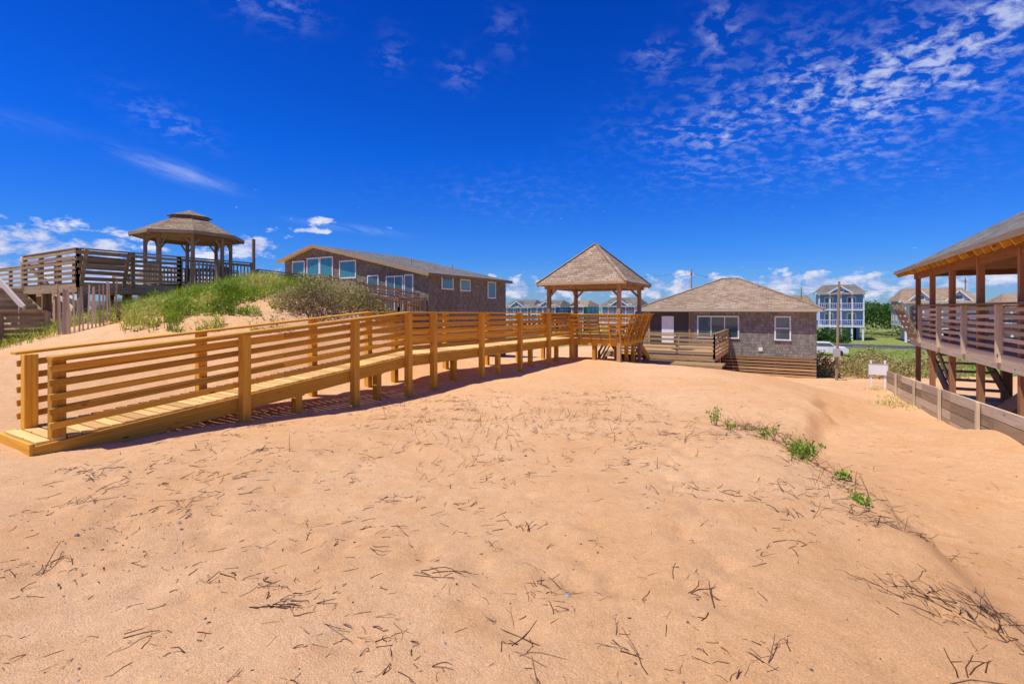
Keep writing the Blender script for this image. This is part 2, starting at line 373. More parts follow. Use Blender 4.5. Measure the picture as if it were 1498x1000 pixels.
slant((X1+.12,Y0,zf),(X1+.12,Y1,zf),(1,0,0),6,1,1)
slant((X0-.12,Y0+.2,zf),(X0-.12,Y1,zf),(-1,0,0),5,0,1)
g.done(.005)
g=G('exit_stairs')
for i in range(9):
    z=zf-.05-i*.16; yy=Y1+.25+i*.3
    g.box('treads','newdeck',-7.2,-5.9,yy-.15,yy+.14,z-.04,z)
g.beam('stringer','newwood',(-5.88,Y1+.1,zf-.2),(-5.88,Y1+2.9,zf-1.5),.04,.28); g.beam('stringer','newwood',(-7.22,Y1+.1,zf-.2),(-7.22,Y1+2.9,zf-1.5),.04,.28)
g.box('landing','cedar',-6.6,-2.4,22.2,23.5,-2.50,-2.44); g.box('landing_fascia','cedar',-6.6,-2.4,22.16,22.198,-2.7,-2.44)
g.done()

def window(g,axis,pos,a0,a1,z0,z1,panes=1,mat='glass',sg=-1,fr=.07):
    def bx(part,mt,u0,u1,p0,p1,z0,z1):
        if axis=='x': g.box(part,mt,u0,u1,min(p0,p1),max(p0,p1),z0,z1)
        else: g.box(part,mt,min(p0,p1),max(p0,p1),u0,u1,z0,z1)
    bx('window_glass',mat,a0+fr*.5,a1-fr*.5,pos+sg*.004,pos+sg*.02,z0+fr*.5,z1-fr*.5)
    bx('window_frame','white',a0-fr*.3,a1+fr*.3,pos+sg*.002,pos+sg*.06,z1-fr*.5,z1+fr*.6)
    bx('window_frame','white',a0-fr*.6,a1+fr*.6,pos+sg*.002,pos+sg*.075,z0-fr*.6,z0+fr*.4)
    for u in (a0,a1): bx('window_frame','white',u-fr*.5,u+fr*.5,pos+sg*.003,pos+sg*.055,z0+fr*.4,z1-fr*.5)
    for i in range(1,panes):
        u=a0+(a1-a0)*i/panes; bx('window_frame','white',u-fr*.35,u+fr*.35,pos+sg*.003,pos+sg*.045,z0+fr*.4,z1-fr*.5)
def rail_run(g,mat,p,q,h=1.0,slats=5,post=1.6,zb=None,pick=False,pw=.09,capmat=None,sh=.09):
    p,q=Vector(p),Vector(q); L=(q-p).length; n=max(1,round(L/post))
    for i in range(n+1):
        s=p+(q-p)*(i/n); g.beam('rail_posts',mat,s+Vector((0,0,-.15)),s+Vector((0,0,h)),pw,pw)
    d=(q-p).normalized(); sd=d.cross(Vector((0,0,1))).normalized()*(pw/2+.018)
    if pick:
        m_=int(L/.13)
        for i in range(m_):
            s=p+(q-p)*((i+.5)/m_)+sd; g.beam('pickets',mat,s+Vector((0,0,.08)),s+Vector((0,0,h-.05)),.035,.035)
        for hh in (.12,h-.08): g.beam('rails',mat,p+Vector((0,0,hh)),q+Vector((0,0,hh)),.04,.09)
    else:
        for k in range(slats):
            hh=.12+(h-.2)*k/(slats-1)
            for i in range(n):
                a=p+(q-p)*(i/n)+d*.002; b_=p+(q-p)*((i+1)/n)-d*.002
                g.beam('rails',mat,a+sd+Vector((0,0,hh+random.uniform(-.014,.014))),b_+sd+Vector((0,0,hh+random.uniform(-.014,.014))),.036,sh)
    g.beam('cap',capmat or mat,p+Vector((0,0,h+.02)),q+Vector((0,0,h+.02)),.15,.036)

# ---------------------------------------------------------------- shingled cottage (right)
g=G('shingled_cottage')
hx0,hx1,hy0,hy1=-7.6,1.34,29.6,37.6; zt,zb=.02,-2.62
def walls(g,mat,x0,x1,y0,y1,z0,z1):
    g.poly('walls',mat,[(x0,y0,z0),(x1,y0,z0),(x1,y0,z1),(x0,y0,z1)])
    g.poly('walls',mat,[(x1,y0,z0),(x1,y1,z0),(x1,y1,z1),(x1,y0,z1)])
    g.poly('walls',mat,[(x1,y1,z0),(x0,y1,z0),(x0,y1,z1),(x1,y1,z1)])
    g.poly('walls',mat,[(x0,y1,z0),(x0,y0,z0),(x0,y0,z1),(x0,y1,z1)])
walls(g,'wall_sh',hx0,hx1,hy0,hy1,zb,zt)
ov=.45; ex0,ex1,ey0,ey1=hx0-ov,hx1+ov-.1,hy0-ov,hy1+ov; zr=1.98; rx0,rx1,ry=-3.6,-2.7,33.6
A_,B_,C_,D_=(ex0,ey0,zt),(ex1,ey0,zt),(ex1,ey1,zt),(ex0,ey1,zt); R0,R1=(rx0,ry,zr),(rx1,ry,zr)
for p in ([A_,B_,R1,R0],[B_,C_,R1],[C_,D_,R0,R1],[D_,A_,R0]): g.poly('roof','roof_tan',p)
g.poly('soffit','white',[(ex0,ey0,zt-.14),(ex0,ey1,zt-.14),(ex1,ey1,zt-.14),(ex1,ey0,zt-.14)])
for p,q in ((A_,B_),(B_,C_),(C_,D_),(D_,A_)): g.beam('fascia','sid_sand',Vector(p)-Vector((0,0,.08)),Vector(q)-Vector((0,0,.08)),.03,.15)
for p,q in ((A_,R0),(B_,R1),(C_,R1),(D_,R0),(R0,R1)): g.beam('hip_caps','roof_tan',p,q,.22,.03)
window(g,'x',hy0,-4.5,-2.35,-1.62,-.42,3); window(g,'x',hy0,-.55,.16,-1.65,-.42,1)
g.box('meeting_rail','white',-.5,.1,hy0-.05,hy0-.003,-1.06,-1.0)
g.box('vent','white',-1.35,-1.15,hy0-.05,hy0-.003,-2.3,-2.1)
g.box('corner_boards','wall_sh',hx1-.1,hx1+.012,hy0-.02,hy0+.1,zb,zt-.15)
g.box('porch_shade_panel','porchdark',-7.3,-4.95,hy0-.02,hy0-.004,-2.55,-.18); g.box('porch_panel','white',-6.55,-5.85,hy0-.05,hy0-.022,-2.1,-.42)  # flat dark panel on the wall, recess shade put into its colour
for x in (-7.3,-4.95): g.box('door_frame','cedar',x-.05,x+.05,hy0-.06,hy0-.003,-2.58,-.15)
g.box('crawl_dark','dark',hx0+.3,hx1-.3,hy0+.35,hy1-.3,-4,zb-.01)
for k in range(6):
    z=zb-.1-k*.17; g.box('skirt_slats','cedar',-3.2,hx1,hy0-.01,hy0+.03,z-.06,z+.05)
for x in np.linspace(hx0+.1,hx1-.1,6): g.box('piles','oldwood',x-.1,x+.1,hy0+.05,hy0+.25,-4,zb)
g.box('rim','cedar',hx0,hx1,hy0-.02,hy0+.03,zb-.02,zb+.04)
g.cyl('plumbing_vent','steel',(-1.5,32,.9),(-1.5,32,1.5),.05,.05,8)
dz=-2.15; dx0,dx1,dy0,dy1=-8.2,-2.9,23.7,29.55
g.box('deck','cedar',dx0,dx1,dy0,dy1,dz-.05,dz); g.box('deck_fascia','cedar',dx0,dx1+.02,dy0-.04,dy0-.002,dz-.27,dz+.004)
g.box('deck_fascia','cedar',dx1+.002,dx1+.04,dy0,dy1,dz-.27,dz+.003)
for x in np.linspace(dx0+.1,dx1-.1,5):
    for yy in (dy0+.1,26.5): g.box('deck_posts','cedar',x-.07,x+.07,yy-.07,yy+.07,-4,dz-.05)
for k in range(3): g.box('deck_skirt','cedar',-5.5,dx1,dy0-.03,dy0+.005,dz-.42-k*.16,dz-.32-k*.16)
rail_run(g,'cedar',(-6.2,dy0,dz),(dx1,dy0,dz),.98,5); rail_run(g,'cedar',(dx1,dy0,dz),(dx1,dy1,dz),.98,5)
for i in range(4): g.box('steps','cedar',-7.8,-6.3,dy0-.3-i*.3,dy0-.02-i*.3,dz-.2-i*.17,dz-.16-i*.17)
for x in (-7.85,-6.25):
    g.beam('stair_rail','cedar',(x,dy0,dz+.95),(x,dy0-1.6,dz+.1),.04,.12); g.beam('stair_rail','cedar',(x,dy0,dz+.6),(x,dy0-1.6,dz-.25),.04,.09)
    g.beam('stair_rail','cedar',(x,dy0,dz+.3),(x,dy0-1.6,dz-.5),.04,.09); g.box('stair_newel','cedar',x-.05,x+.05,dy0-1.65,dy0-1.55,-3.3,dz+.15)
g.cyl('table_top','white',(-5,26.5,dz+.72),(-5,26.5,dz+.76),.6,.6,16); g.cyl('table_leg','white',(-5,26.5,dz),(-5,26.5,dz+.72),.04,.04)
g.done()

# ---------------------------------------------------------------- grey beach house (middle left)
g=G('gabled_beach_house')
ax0,ax1,ay0,ay1=-31.5,-18.17,21.85,30.7; rg=-28.1; zR=4.4
def zroof(x): return zR-(x-rg)*.225 if x>rg else zR-(rg-x)*.25
for yy,fl in ((ay0,0),(ay1,1)):
    p=[(ax0,yy,-4),(ax1,yy,-4),(ax1,yy,zroof(ax1)-.12),(rg,yy,zR-.12),(ax0,yy,zroof(ax0)-.12)]
    g.poly('walls','wall_sh2',p if not fl else p[::-1])
g.poly('walls','wall_sh2',[(ax1,ay0,-4),(ax1,ay1,-4),(ax1,ay1,zroof(ax1)-.12),(ax1,ay0,zroof(ax1)-.12)])
g.poly('walls','wall_sh2',[(ax0,ay1,-4),(ax0,ay0,-4),(ax0,ay0,zroof(ax0)-.12),(ax0,ay1,zroof(ax0)-.12)])
e0,e1=ax0-.4,ax1+.35; f0,f1=ay0-.4,ay1+.35
g.poly('roof','roof_grey',[(rg,f0,zR),(e1,f0,zroof(e1)),(e1,f1,zroof(e1)),(rg,f1,zR)])
g.poly('roof','roof_grey',[(e0,f0,zroof(e0)),(rg,f0,zR),(rg,f1,zR),(e0,f1,zroof(e0))])
g.poly('soffit','oldlight',[(rg,f0,zR-.1),(rg,f1,zR-.1),(e1,f1,zroof(e1)-.1),(e1,f0,zroof(e1)-.1)])
g.poly('soffit','oldlight',[(e0,f0,zroof(e0)-.1),(e0,f1,zroof(e0)-.1),(rg,f1,zR-.1),(rg,f0,zR-.1)])
g.beam('rake','oldwood',(rg,f0-.02,zR-.09),(e1,f0-.02,zroof(e1)-.09),.04,.2); g.beam('rake','oldwood',(e0,f0-.02,zroof(e0)-.09),(rg,f0-.02,zR-.09),.04,.2)
g.beam('eave','oldwood',(e1+.02,f0,zroof(e1)-.09),(e1+.02,f1,zroof(e1)-.09),.04,.2)
for a,b2,z0,z1,p in ((-30.6,-29.3,2.2,3.35,1),(-29.0,-27.75,2.15,3.5,1),(-27.65,-26.4,2.15,3.5,1),(-25.7,-24.2,2.05,3.15,1),(-25.5,-24.3,.3,1.6,1),(-28.6,-27.4,.3,1.6,1),(-23.1,-22.2,.95,2.1,1),(-20.0,-19.35,.4,2.05,1)):
    window(g,'x',ay0,a,b2,z0,z1,p,'glassb' if z0>2 else 'glass')
window(g,'x',ay0,-21.5,-20.15,-.1,2.0,2)
for a,b2,z0,z1 in ((23.05,24.15,1.25,1.98),(24.95,26,1.2,1.9),(28.2,29.2,.8,1.9)): window(g,'y',ax1,a,b2,z0,z1,1,'glassb',1)
g.box('deck','oldwood',-23.5,-18.3,19.6,21.8,-.35,-.25)
rail_run(g,'oldlight',(-23.5,19.6,-.25),(-18.4,19.6,-.25),.95,5,1.3,pick=True); rail_run(g,'oldlight',(-18.4,19.6,-.25),(-18.4,21.8,-.25),.95,5,pick=True)
for x in (-23.4,-21,-18.4): g.box('deck_posts','oldwood',x-.1,x+.1,19.6,19.8,-4,-.36)
for yy in (22.6,27.2): g.cyl('roof_vent','steel',(-22,yy+2,zroof(-22)-.1),(-22,yy+2,zroof(-22)+.35),.05,.05,8)
g.done()

# ---------------------------------------------------------------- old deck (left)
g=G('weathered_sun_deck')
Z=.8; qx0,qx1,qy0,qy1=-22.6,-18.2,5.9,13.2
y=qy0
while y<qy1: g.box('deck_boards','oldwood',qx0,qx1,y,y+.135,Z-.04,Z); y+=.142
g.box('deck_boards','oldwood',-31,-22.7,7.2,11.5,Z-.04,Z)
g.box('rim_joist','oldwood',qx1-.02,qx1+.02,qy0,qy1,Z-.3,Z+.002); g.box('rim_joist','oldwood',qx0,qx1-.022,qy0-.04,qy0-.001,Z-.3,Z+.003)
g.box('rim_joist','oldwood',-31,qx0-.05,7.15,7.19,Z-.3,Z+.002)
for yy in np.arange(qy0+.3,qy1,.6): g.box('joists','oldwood',qx0,qx1-.03,yy-.02,yy+.02,Z-.27,Z-.045)
for x in np.linspace(qx0+.1,qx1-.1,4):
    for yy in np.arange(qy0+.12,qy1,2.2): g.box('pilings','oldwood',x-.1,x+.1,yy-.1,yy+.1,-2.2,Z-.27)
for x in (-30.5,-28.5,-26.5,-24.5):
    for yy in (7.3,11.2): g.box('pilings','oldwood',x-.1,x+.1,yy-.1,yy+.1,-2.5,Z-.05)
rail_run(g,'oldwood',(qx1,qy0,Z),(qx1,8.6,Z),.98,6,1.35,pw=.1,sh=.085)
rail_run(g,'oldwood',(qx1,8.6,Z),(qx1,11.2,Z),.98,5,1.3,pick=True,pw=.1)
rail_run(g,'oldwood',(qx0,qy0,Z),(qx1,qy0,Z),.98,6,1.45,pw=.1,sh=.085)
rail_run(g,'oldwood',(-31,7.2,Z),(qx0,7.2,Z),.98,5,1.6,pw=.1)
rail_run(g,'oldwood',(qx0,11.5,Z),(qx0,qy1,Z),.98,5,1.6); rail_run(g,'oldwood',(-31,11.5,Z),(qx0,11.5,Z),.98,5,1.6)
for k in range(5): g.beam('bench_back','oldwood',(qx1+.1+.07*k,qy0-.05*k,Z+.1+.19*k),(qx1+.1+.07*k,7.0,Z+.1+.19*k),.035,.11)
for yy in (5.95,7.0): g.beam('bench_arm','oldwood',(qx1+.03,yy,Z-.1),(qx1+.42,yy,Z+.98),.09,.05)
g.box('tall_post','oldwood',qx1-.045,qx1+.045,11.22,11.31,-1,Z+1.95)
g.box('walkway','oldwood',-19.6,-18.26,13.25,21.8,Z-.25,Z-.2)
rail_run(g,'oldwood',(qx1,11.4,Z-.05),(qx1,16,Z-.25),.8,5,1.5,pick=True); rail_run(g,'oldwood',(qx1,16,Z-.25),(qx1,21,Z-.7),.8,5,1.6)
for yy in (14,17,20): g.box('pilings','oldwood',-18.45,-18.3,yy,yy+.15,-3,Z-.26)
for i in range(10):
    t=i/10; x=-23+4.4*t; z=Z-.1-1.75*t
    g.box('stair_treads','oldlight',x,x+.36,4.9,5.84,z-.045,z); g.box('stair_risers','oldwood',x+.37,x+.39,4.92,5.83,z-.19,z-.05)
for yy in (4.86,5.87): g.beam('stringers','oldwood',(-23.1,yy,Z-.2),(-18.5,yy,-1.1),.05,.28)
g.beam('white_handrail','whitewood',(-23,4.84,1.78),(-18.6,4.84,.02),.05,.16)
g.beam('handrail','oldlight',(-23,5.9,1.75),(-18.6,5.9,-.02),.05,.12)
for x,z in ((-22.9,1.7),(-21,1.0),(-18.7,.05)):
    for yy in (4.8,5.93): g.box('stair_posts','oldwood',x-.05,x+.05,yy-.05,yy+.05,-1.6,z)
g.box('landing','oldwood',-21,-17.5,3.2,5.6,-1.06,-1.0)
rail_run(g,'oldwood',(-17.5,5.0,-1.0),(-17.5,3.2,-1.0),.93,6,.9,pw=.12)
for x in (-17.58,-19.3): 
    for yy in (3.3,5.0): g.box('landing_posts','oldwood',x-.08,x+.08,yy-.08,yy+.08,-1.8,-1.06)
for k in range(3): g.box('landing_skirt','oldwood',-17.46,-17.43,3.2,5.05,-1.25-k*.16,-1.12-k*.16)
for k in range(7): g.box('privacy_boards','oldwood',-22.5,-19.6,11.9,11.94,-1.2+k*.2,-1.03+k*.2)
g.done()

g=G('octagonal_pavilion')
ox_,oy_=-20.75,10.2; r=1.42
pt=[(ox_+r*math.cos(math.radians(22.5+45*i)),oy_+r*math.sin(math.radians(22.5+45*i))) for i in range(8)]
def ring(rr,z): return [Vector((ox_+rr*math.cos(math.radians(22.5+45*i)),oy_+rr*math.sin(math.radians(22.5+45*i)),z)) for i in range(8)]
zt2=2.9
E=ring(1.92,zt2); T=ring(.68,3.56); T2=ring(.6,3.66); E2=ring(.8,3.66); apex=Vector((ox_,oy_,3.96)); U=ring(1.9,zt2-.08); UT=ring(.6,3.42)
for i in range(8):
    j=(i+1)%8
    g.cyl('posts','oldwood',(*pt[i],Z-.1),(*pt[i],zt2-.03),.075,.07,8)
    g.beam('header','oldwood',(*pt[i],zt2-.13),(*pt[j],zt2-.13),.06,.16)
    g.poly('roof','roof_brown',[E[i],E[j],T[j],T[i]]); g.poly('soffit','oldwood',[U[j],U[i],UT[i],UT[j]])
    g.beam('eave_trim','oldwood',E[i]-Vector((0,0,.05)),E[j]-Vector((0,0,.05)),.03,.12)
    g.poly('cupola_side','oldwood',[T[i],T[j],T2[j],T2[i]]); g.poly('cupola_roof','roof_brown',[E2[i],E2[j],apex]); g.poly('cupola_soffit','oldwood',[E2[j],E2[i],T2[i],T2[j]])
    a,bb=Vector((*pt[i],0)),Vector((*pt[j],0)); m0=a+(bb-a)*.22; m1=a+(bb-a)*.78
    g.beam('arch_brace','oldwood',(a.x,a.y,zt2-.55),(m0.x,m0.y,zt2-.2),.04,.06); g.beam('arch_brace','oldwood',(bb.x,bb.y,zt2-.55),(m1.x,m1.y,zt2-.2),.04,.06)
    g.beam('hip_rafter','oldwood',E[i]-Vector((0,0,.12)),UT[i]-Vector((0,0,.02)),.05,.1)
    if i not in (6,):
        g.beam('rail','oldwood',(a.x,a.y,Z+.9),(bb.x,bb.y,Z+.9),.09,.05); g.beam('rail','oldwood',(a.x,a.y,Z+.2),(bb.x,bb.y,Z+.2),.04,.08)
        for t in np.linspace(.08,.92,8): s=a+(bb-a)*t; g.beam('balusters','oldwood',(s.x,s.y,Z+.2),(s.x,s.y,Z+.9),.035,.035)
g.done()

g=G('sand_fence')
pp=[W(-11.75,12.4),W(-11.35,12.3),W(-10.95,12.6),W(-10.7,13.0)]
for s in range(3):
    for i in range(6):
        t=i/6; x=pp[s][0]+(pp[s+1][0]-pp[s][0])*t; yy=pp[s][1]+(pp[s+1][1]-pp[s][1])*t; z=hz(x,yy)
        l=random.uniform(-.07,.07); g.beam('pickets','oldlight',(x,yy,z-.15),(x+l,yy+random.uniform(-.05,.05),z+1.12+random.uniform(-.08,.08)),.035,.014,up=(CA,-SA,0))
for hh in (.2,.55,.95):
    for s in range(3): g.beam('wire','steel',(*pp[s],hz(*pp[s])+hh),(*pp[s+1],hz(*pp[s+1])+hh),.008,.008)
g.box('post','oldwood',pp[3][0]-.05,pp[3][0]+.05,pp[3][1]-.05,pp[3][1]+.05,-1.5,.2)
g.done()

# ---------------------------------------------------------------- right deck pavilion
g=G('covered_beach_deck')
Z=-.82; X0=3.4; X1=8.6; YA,YB=6,19.3
y=YA
while y<YB: g.box('deck_boards','oldlight',X0,X1,y,y+.135,Z-.04,Z); y+=.142
g.box('rim','oldlight',X0-.04,X0-.002,YA,YB,Z-.28,Z+.003); g.box('rim','oldlight',X0,X1,YB+.03,YB+.07,Z-.28,Z+.003)
for yy in np.arange(YA+.2,YB,.6): g.box('joists','oldwood',X0,X1,yy-.02,yy+.02,Z-.27,Z-.045)
py_=[7.4,9.4,11.3,13.35,15.3,17.1,18.75]
for yy in py_:
    for x in (X0+.06,X1-.1):
        g.box('roof_posts','darkwood',x-.055,x+.055,yy-.055,yy+.055,-3.4,1.05)
    g.box('pilings','darkwood',X0+1.9,X0+2.1,yy-.1,yy+.1,-3.4,Z-.28)
g.box('header','darkwood',X0+.02,X0+.11,YA,YB-.2,.92,1.12); g.box('header','darkwood',X1-.15,X1-.05,YA,YB-.2,1.0,1.16); g.box('header','darkwood',X0+.12,X1-.16,YB-.62,YB-.54,.98,1.14)
ov0=2.95; zE=1.14; slope=.60; xr=6.0; zr=zE+(xr-ov0)*slope; YE=19.05; XE=9.05; yh=YE-(xr-ov0)
P1,P2,P3,R_=(ov0,4,zE),(ov0,YE,zE),(XE,YE,zE),(xr,yh,zr)
g.poly('roof','roof_grey',[P1,P2,R_,(xr,4,zr)][::-1]); g.poly('roof','roof_grey',[P2,P3,R_][::-1]); g.poly('roof','roof_grey',[P3,(XE,4,zE),(xr,4,zr),R_][::-1])
dn=Vector((0,0,-.06))
g.poly('ceiling','cedar',[Vector(P1)+dn,Vector(P2)+dn,Vector(R_)+dn,Vector((xr,4,zr))+dn]); g.poly('ceiling','cedar',[Vector(P2)+dn,Vector(P3)+dn,Vector(R_)+dn]); g.poly('ceiling','cedar',[Vector(P3)+dn,Vector((XE,4,zE))+dn,Vector((xr,4,zr))+dn,Vector(R_)+dn])
g.beam('eave_board','oldwood',(ov0-.015,4,zE-.02),(ov0-.015,YE,zE-.02),.03,.10); g.beam('eave_board','oldwood',(ov0,YE+.016,zE-.02),(XE,YE+.016,zE-.02),.03,.10)
for yy in np.arange(4.2,yh,.42): g.beam('rafters','newwood',(ov0+.02,yy,zE-.12),(xr,yy,zr-.12),.04,.12)
for t in np.arange(.1,1,.12): 
    yy=yh+(YE-yh)*t; xx=xr-(xr-ov0)*t; g.beam('rafters','newwood',(ov0+.02,yy,zE-.12),(xx,yy,zE+(xx-ov0)*slope-.12),.04,.12)
rail_run(g,'oldlight',(X0-.06,YA,Z),(X0-.06,17.9,Z),.9,6,1.95,capmat='oldwood',sh=.07); rail_run(g,'oldlight',(X1,YA,Z),(X1,YB,Z),.9,5,1.95,sh=.07)
rail_run(g,'oldlight',(X0,YB,Z),(X1,YB,Z),.9,5,1.7)
for k in range(6): g.beam('bench_back','oldwood',(X0-.1-.07*k,17.9,Z+.02+.17*k),(X0-.1-.07*k,YB,Z+.02+.17*k),.035,.12)
for yy in (17.95,18.6,19.25): g.beam('bench_arm','oldwood',(X0,yy,Z-.15),(X0-.48,yy,Z+.95),.1,.05)
g.box('bench_seat','oldlight',X0+.2,X0+.65,8,17,Z+.42,Z+.46)
for i in range(9):
    t=i/9; yy=19.0-3.4*t; z=Z-.3-1.75*t; g.box('stair_treads','oldlight',X0+.4,X0+1.5,yy-.28,yy,z-.045,z)
for x in (X0+.36,X0+1.52):
    g.beam('stringers','oldwood',(x,19.2,Z-.3),(x,15.4,Z-2.2),.05,.28)
for i in range(8):
    t=i/8; yy=11.6+3.4*t; z=Z-.32-1.5*t; g.box('stair_treads','oldlight',X0+.5,X0+1.6,yy,yy+.28,z-.045,z)
for x in (X0+.46,X0+1.62): g.beam('stringers','oldwood',(x,11.4,Z-.34),(x,15.2,Z-1.95),.05,.26)
for k in range(4): g.box('storage_boards','oldwood',X0+2.5,X0+2.54,8,17,-2.6+k*.3,-2.4+k*.3)
g.beam('cross_brace','oldwood',(X0+.15,9.5,-1.12),(X0+.15,11.2,-2.1),.04,.12); g.beam('cross_brace','oldwood',(X0+.15,15.3,-2.2),(X0+.15,17.0,-1.12),.04,.12)
g.done()
g=G('timber_bulkhead')
for k in range(4):
    for a in np.arange(6,21,2.5):
        z0,z1=[-1.60-.05*(q-10) for q in (a,a+2.5)]; g.beam('planks','oldlight' if k!=1 else 'oldwood',(X0-.35-.004*k,a,z0-.1-.2*k),(X0-.35-.004*k,a+2.49,z1-.1-.2*k),.06,.185)
for a in np.arange(6.6,21,2.5): g.box('piles','oldlight',X0-.45,X0-.40,a,a+.09,-3.3,-1.60-.05*(a-10))
g.done()

g=G('white_notice_sign')
sx,sy=W(15.3,20); sz=hz(sx,sy)
g.box('board','white',sx-.32,sx+.32,sy-.025,sy+.025,sz+.5,sz+.95)
for q in (-.27,.2): g.box('posts','white',sx+q,sx+q+.07,sy+.03,sy+.1,sz-.2,sz+1.1)
g.box('frame','steel',sx-.33,sx+.33,sy-.035,sy-.026,sz+.94,sz+.97)
g.done()
def pole(name,cx,d,top,lean=0,r=.1,arm=True):
    g=G(name); x,y=W(cx,d); z=hz(x,y)-.5
    g.cyl('shaft','oldwood',(x,y,z),(x+lean,y,top),r,r*.75,10)
    if arm:
        g.box('crossarm','oldwood',x+lean-.05,x+lean+.05,y-.6,y+.6,top-.7,top-.58)
        for q in (-.5,0,.5): g.cyl('insulators','steel',(x+lean,y+q,top-.57),(x+lean,y+q,top-.4),.05,.04,6)
    else: g.box('meter_box','steel',x-.15,x+.15,y-.3,y-.12,z+1.7,z+2.1)
    g.done(); return Vector((x+lean,y,top-.45))
pole('service_pole',16.4,24.2,1.4,.12,.07,False)
pl=[pole('utility_pole',22.5,60,5.0),pole('utility_pole',52,86,4.0),pole('utility_pole',-30,95,4.5),pole('utility_pole',72,76,5)]
g=G('power_lines')
for a,b2 in ((pl[2],pl[0]),(pl[0],pl[1]),(pl[1],pl[3])):
    for q in (-.5,.5):
        o=Vector((0,q,0)); pr=None
        for i in range(13):
            t=i/12; p=a+(b2-a)*t+o-Vector((0,0,1.6*4*t*(1-t)*.5))
            if pr: g.beam('wires','dark',pr,p,.012,.012)
            pr=p
g.done()

# ---------------------------------------------------------------- distant houses
def far_house(cx,d,w,dep,top,mat,roofm,storeys=2,ground=-5.2,gables=1,porch=True):
    g=G('stilted_beach_house'); x,y=W(cx,d); x0,x1=x-w/2,x+w/2
    zr=top; rh=min(2.6,w*.24); ze=zr-rh; st=(ze-(ground+2.4))/storeys; zf0=ground+2.4
    walls(g,mat,x0,x1,y,y+dep,zf0,ze)
    walls(g,mat,x0+1.2,x1-.3,y+1.2,y+dep-.5,ground-.2,zf0-.01)
    g.box('garage_door','white',x0+1.8,x0+4.2,y+1.15,y+1.19,ground,ground+2.1); g.box('carport_dark','dark',x0+4.8,x1-.8,y+1.15,y+1.19,ground,ground+2.1)
    for q in np.linspace(x0+.2,x1-.2,5):
        g.box('stilts','white',q-.13,q+.13,y-1.9,y-1.65,ground-.3,zf0)
    g.poly('roof',roofm,[(x0-.5,y-.5,ze),(x1+.5,y-.5,ze),(x1-.8,y+dep/2,zr),(x0+.8,y+dep/2,zr)]); g.poly('roof',roofm,[(x1+.5,y+dep+.5,ze),(x0-.5,y+dep+.5,ze),(x0+.8,y+dep/2,zr),(x1-.8,y+dep/2,zr)])
    g.poly('roof',roofm,[(x1+.5,y-.5,ze),(x1+.5,y+dep+.5,ze),(x1-.8,y+dep/2,zr)]); g.poly('roof',roofm,[(x0-.5,y+dep+.5,ze),(x0-.5,y-.5,ze),(x0+.8,y+dep/2,zr)])
    g.box('eave_fascia','white',x0-.5,x1+.5,y-.55,y-.51,ze-.2,ze+.03); g.box('eave_fascia','white',x1+.51,x1+.55,y-.5,y+dep+.5,ze-.2,ze+.03)
    for k in range(gables):
        gw=w/(gables+.6)*.8; gc=x0+w*(k+.5)/gables if gables>1 else x
        gh=rh*.75; yb=y+dep/2
        g.poly('front_gable',mat,[(gc-gw/2,y-.3,ze-.05),(gc+gw/2,y-.3,ze-.05),(gc,y-.3,ze+gh)])
        g.poly('gable_roof',roofm,[(gc-gw/2-.3,y-.6,ze-.12),(gc,y-.6,ze+gh+.06),(gc,yb,ze+gh+.06),(gc-gw/2-.3,yb,ze-.12)][::-1]); g.poly('gable_roof',roofm,[(gc+gw/2+.3,y-.6,ze-.12),(gc,y-.6,ze+gh+.06),(gc,yb,ze+gh+.06),(gc+gw/2+.3,yb,ze-.12)])
        g.beam('gable_trim','white',(gc-gw/2-.3,y-.62,ze-.16),(gc,y-.62,ze+gh+.02),.05,.2); g.beam('gable_trim','white',(gc+gw/2+.3,y-.62,ze-.16),(gc,y-.62,ze+gh+.02),.05,.2)
        window(g,'x',y-.3,gc-.5,gc+.5,ze+.2,ze+gh*.55,1,'glass',fr=.14)
    for s in range(storeys):
        zf=zf0+st*s
        nw=max(2,int(w/2.6))
        for k in range(nw):
            wc=x0+w*(k+.5)/nw; window(g,'x',y,wc-.6,wc+.6,zf+.6 if k%2 else zf+.1,zf+2.05,2,'glass',fr=.15)
        for k in range(3):
            wc=y+dep*(k+.5)/3; window(g,'y',x1,wc-.45,wc+.45,zf+.9,zf+2.0,1,'glass',1,fr=.13); window(g,'y',x0,wc-.45,wc+.45,zf+.9,zf+2.0,1,'glass',-1,fr=.13)
        if porch:
            g.box('porch_floor','white',x0,x1,y-2.0,y-.01,zf-.22,zf)
            for q in np.linspace(x0+.1,x1-.1,5): g.box('porch_posts','white',q-.09,q+.09,y-1.95,y-1.77,zf,zf+st-.22)
            g.box('porch_rail','white',x0,x1,y-1.96,y-1.9,zf+.95,zf+1.03); g.box('porch_rail','white',x0,x1,y-1.96,y-1.9,zf+.1,zf+.16)
            for q in np.arange(x0+.15,x1,.3): g.box('balusters','white',q-.02,q+.02,y-1.95,y-1.91,zf+.16,zf+.95)
    if porch: g.poly('porch_roof',roofm,[(x0-.2,y-2.2,ze-.35),(x1+.2,y-2.2,ze-.35),(x1+.2,y-.5,ze),(x0-.2,y-.5,ze)])
    for i in range(9): g.box('stair','white',x0-.1+i*.3,x0+.2+i*.3,y-3.2,y-2.1,ground+.25*i+.1,ground+.25*i+.17)
    g.done()
far_house(56.2,82,6.4,6,4.3,'sid_pale','roof_grey',2,gables=1)
far_house(66,74,9,9,3.4,'sid_white','roof_tan',1,gables=2)
far_house(77,70,7,8,2.4,'sid_white','roof_tan',1)
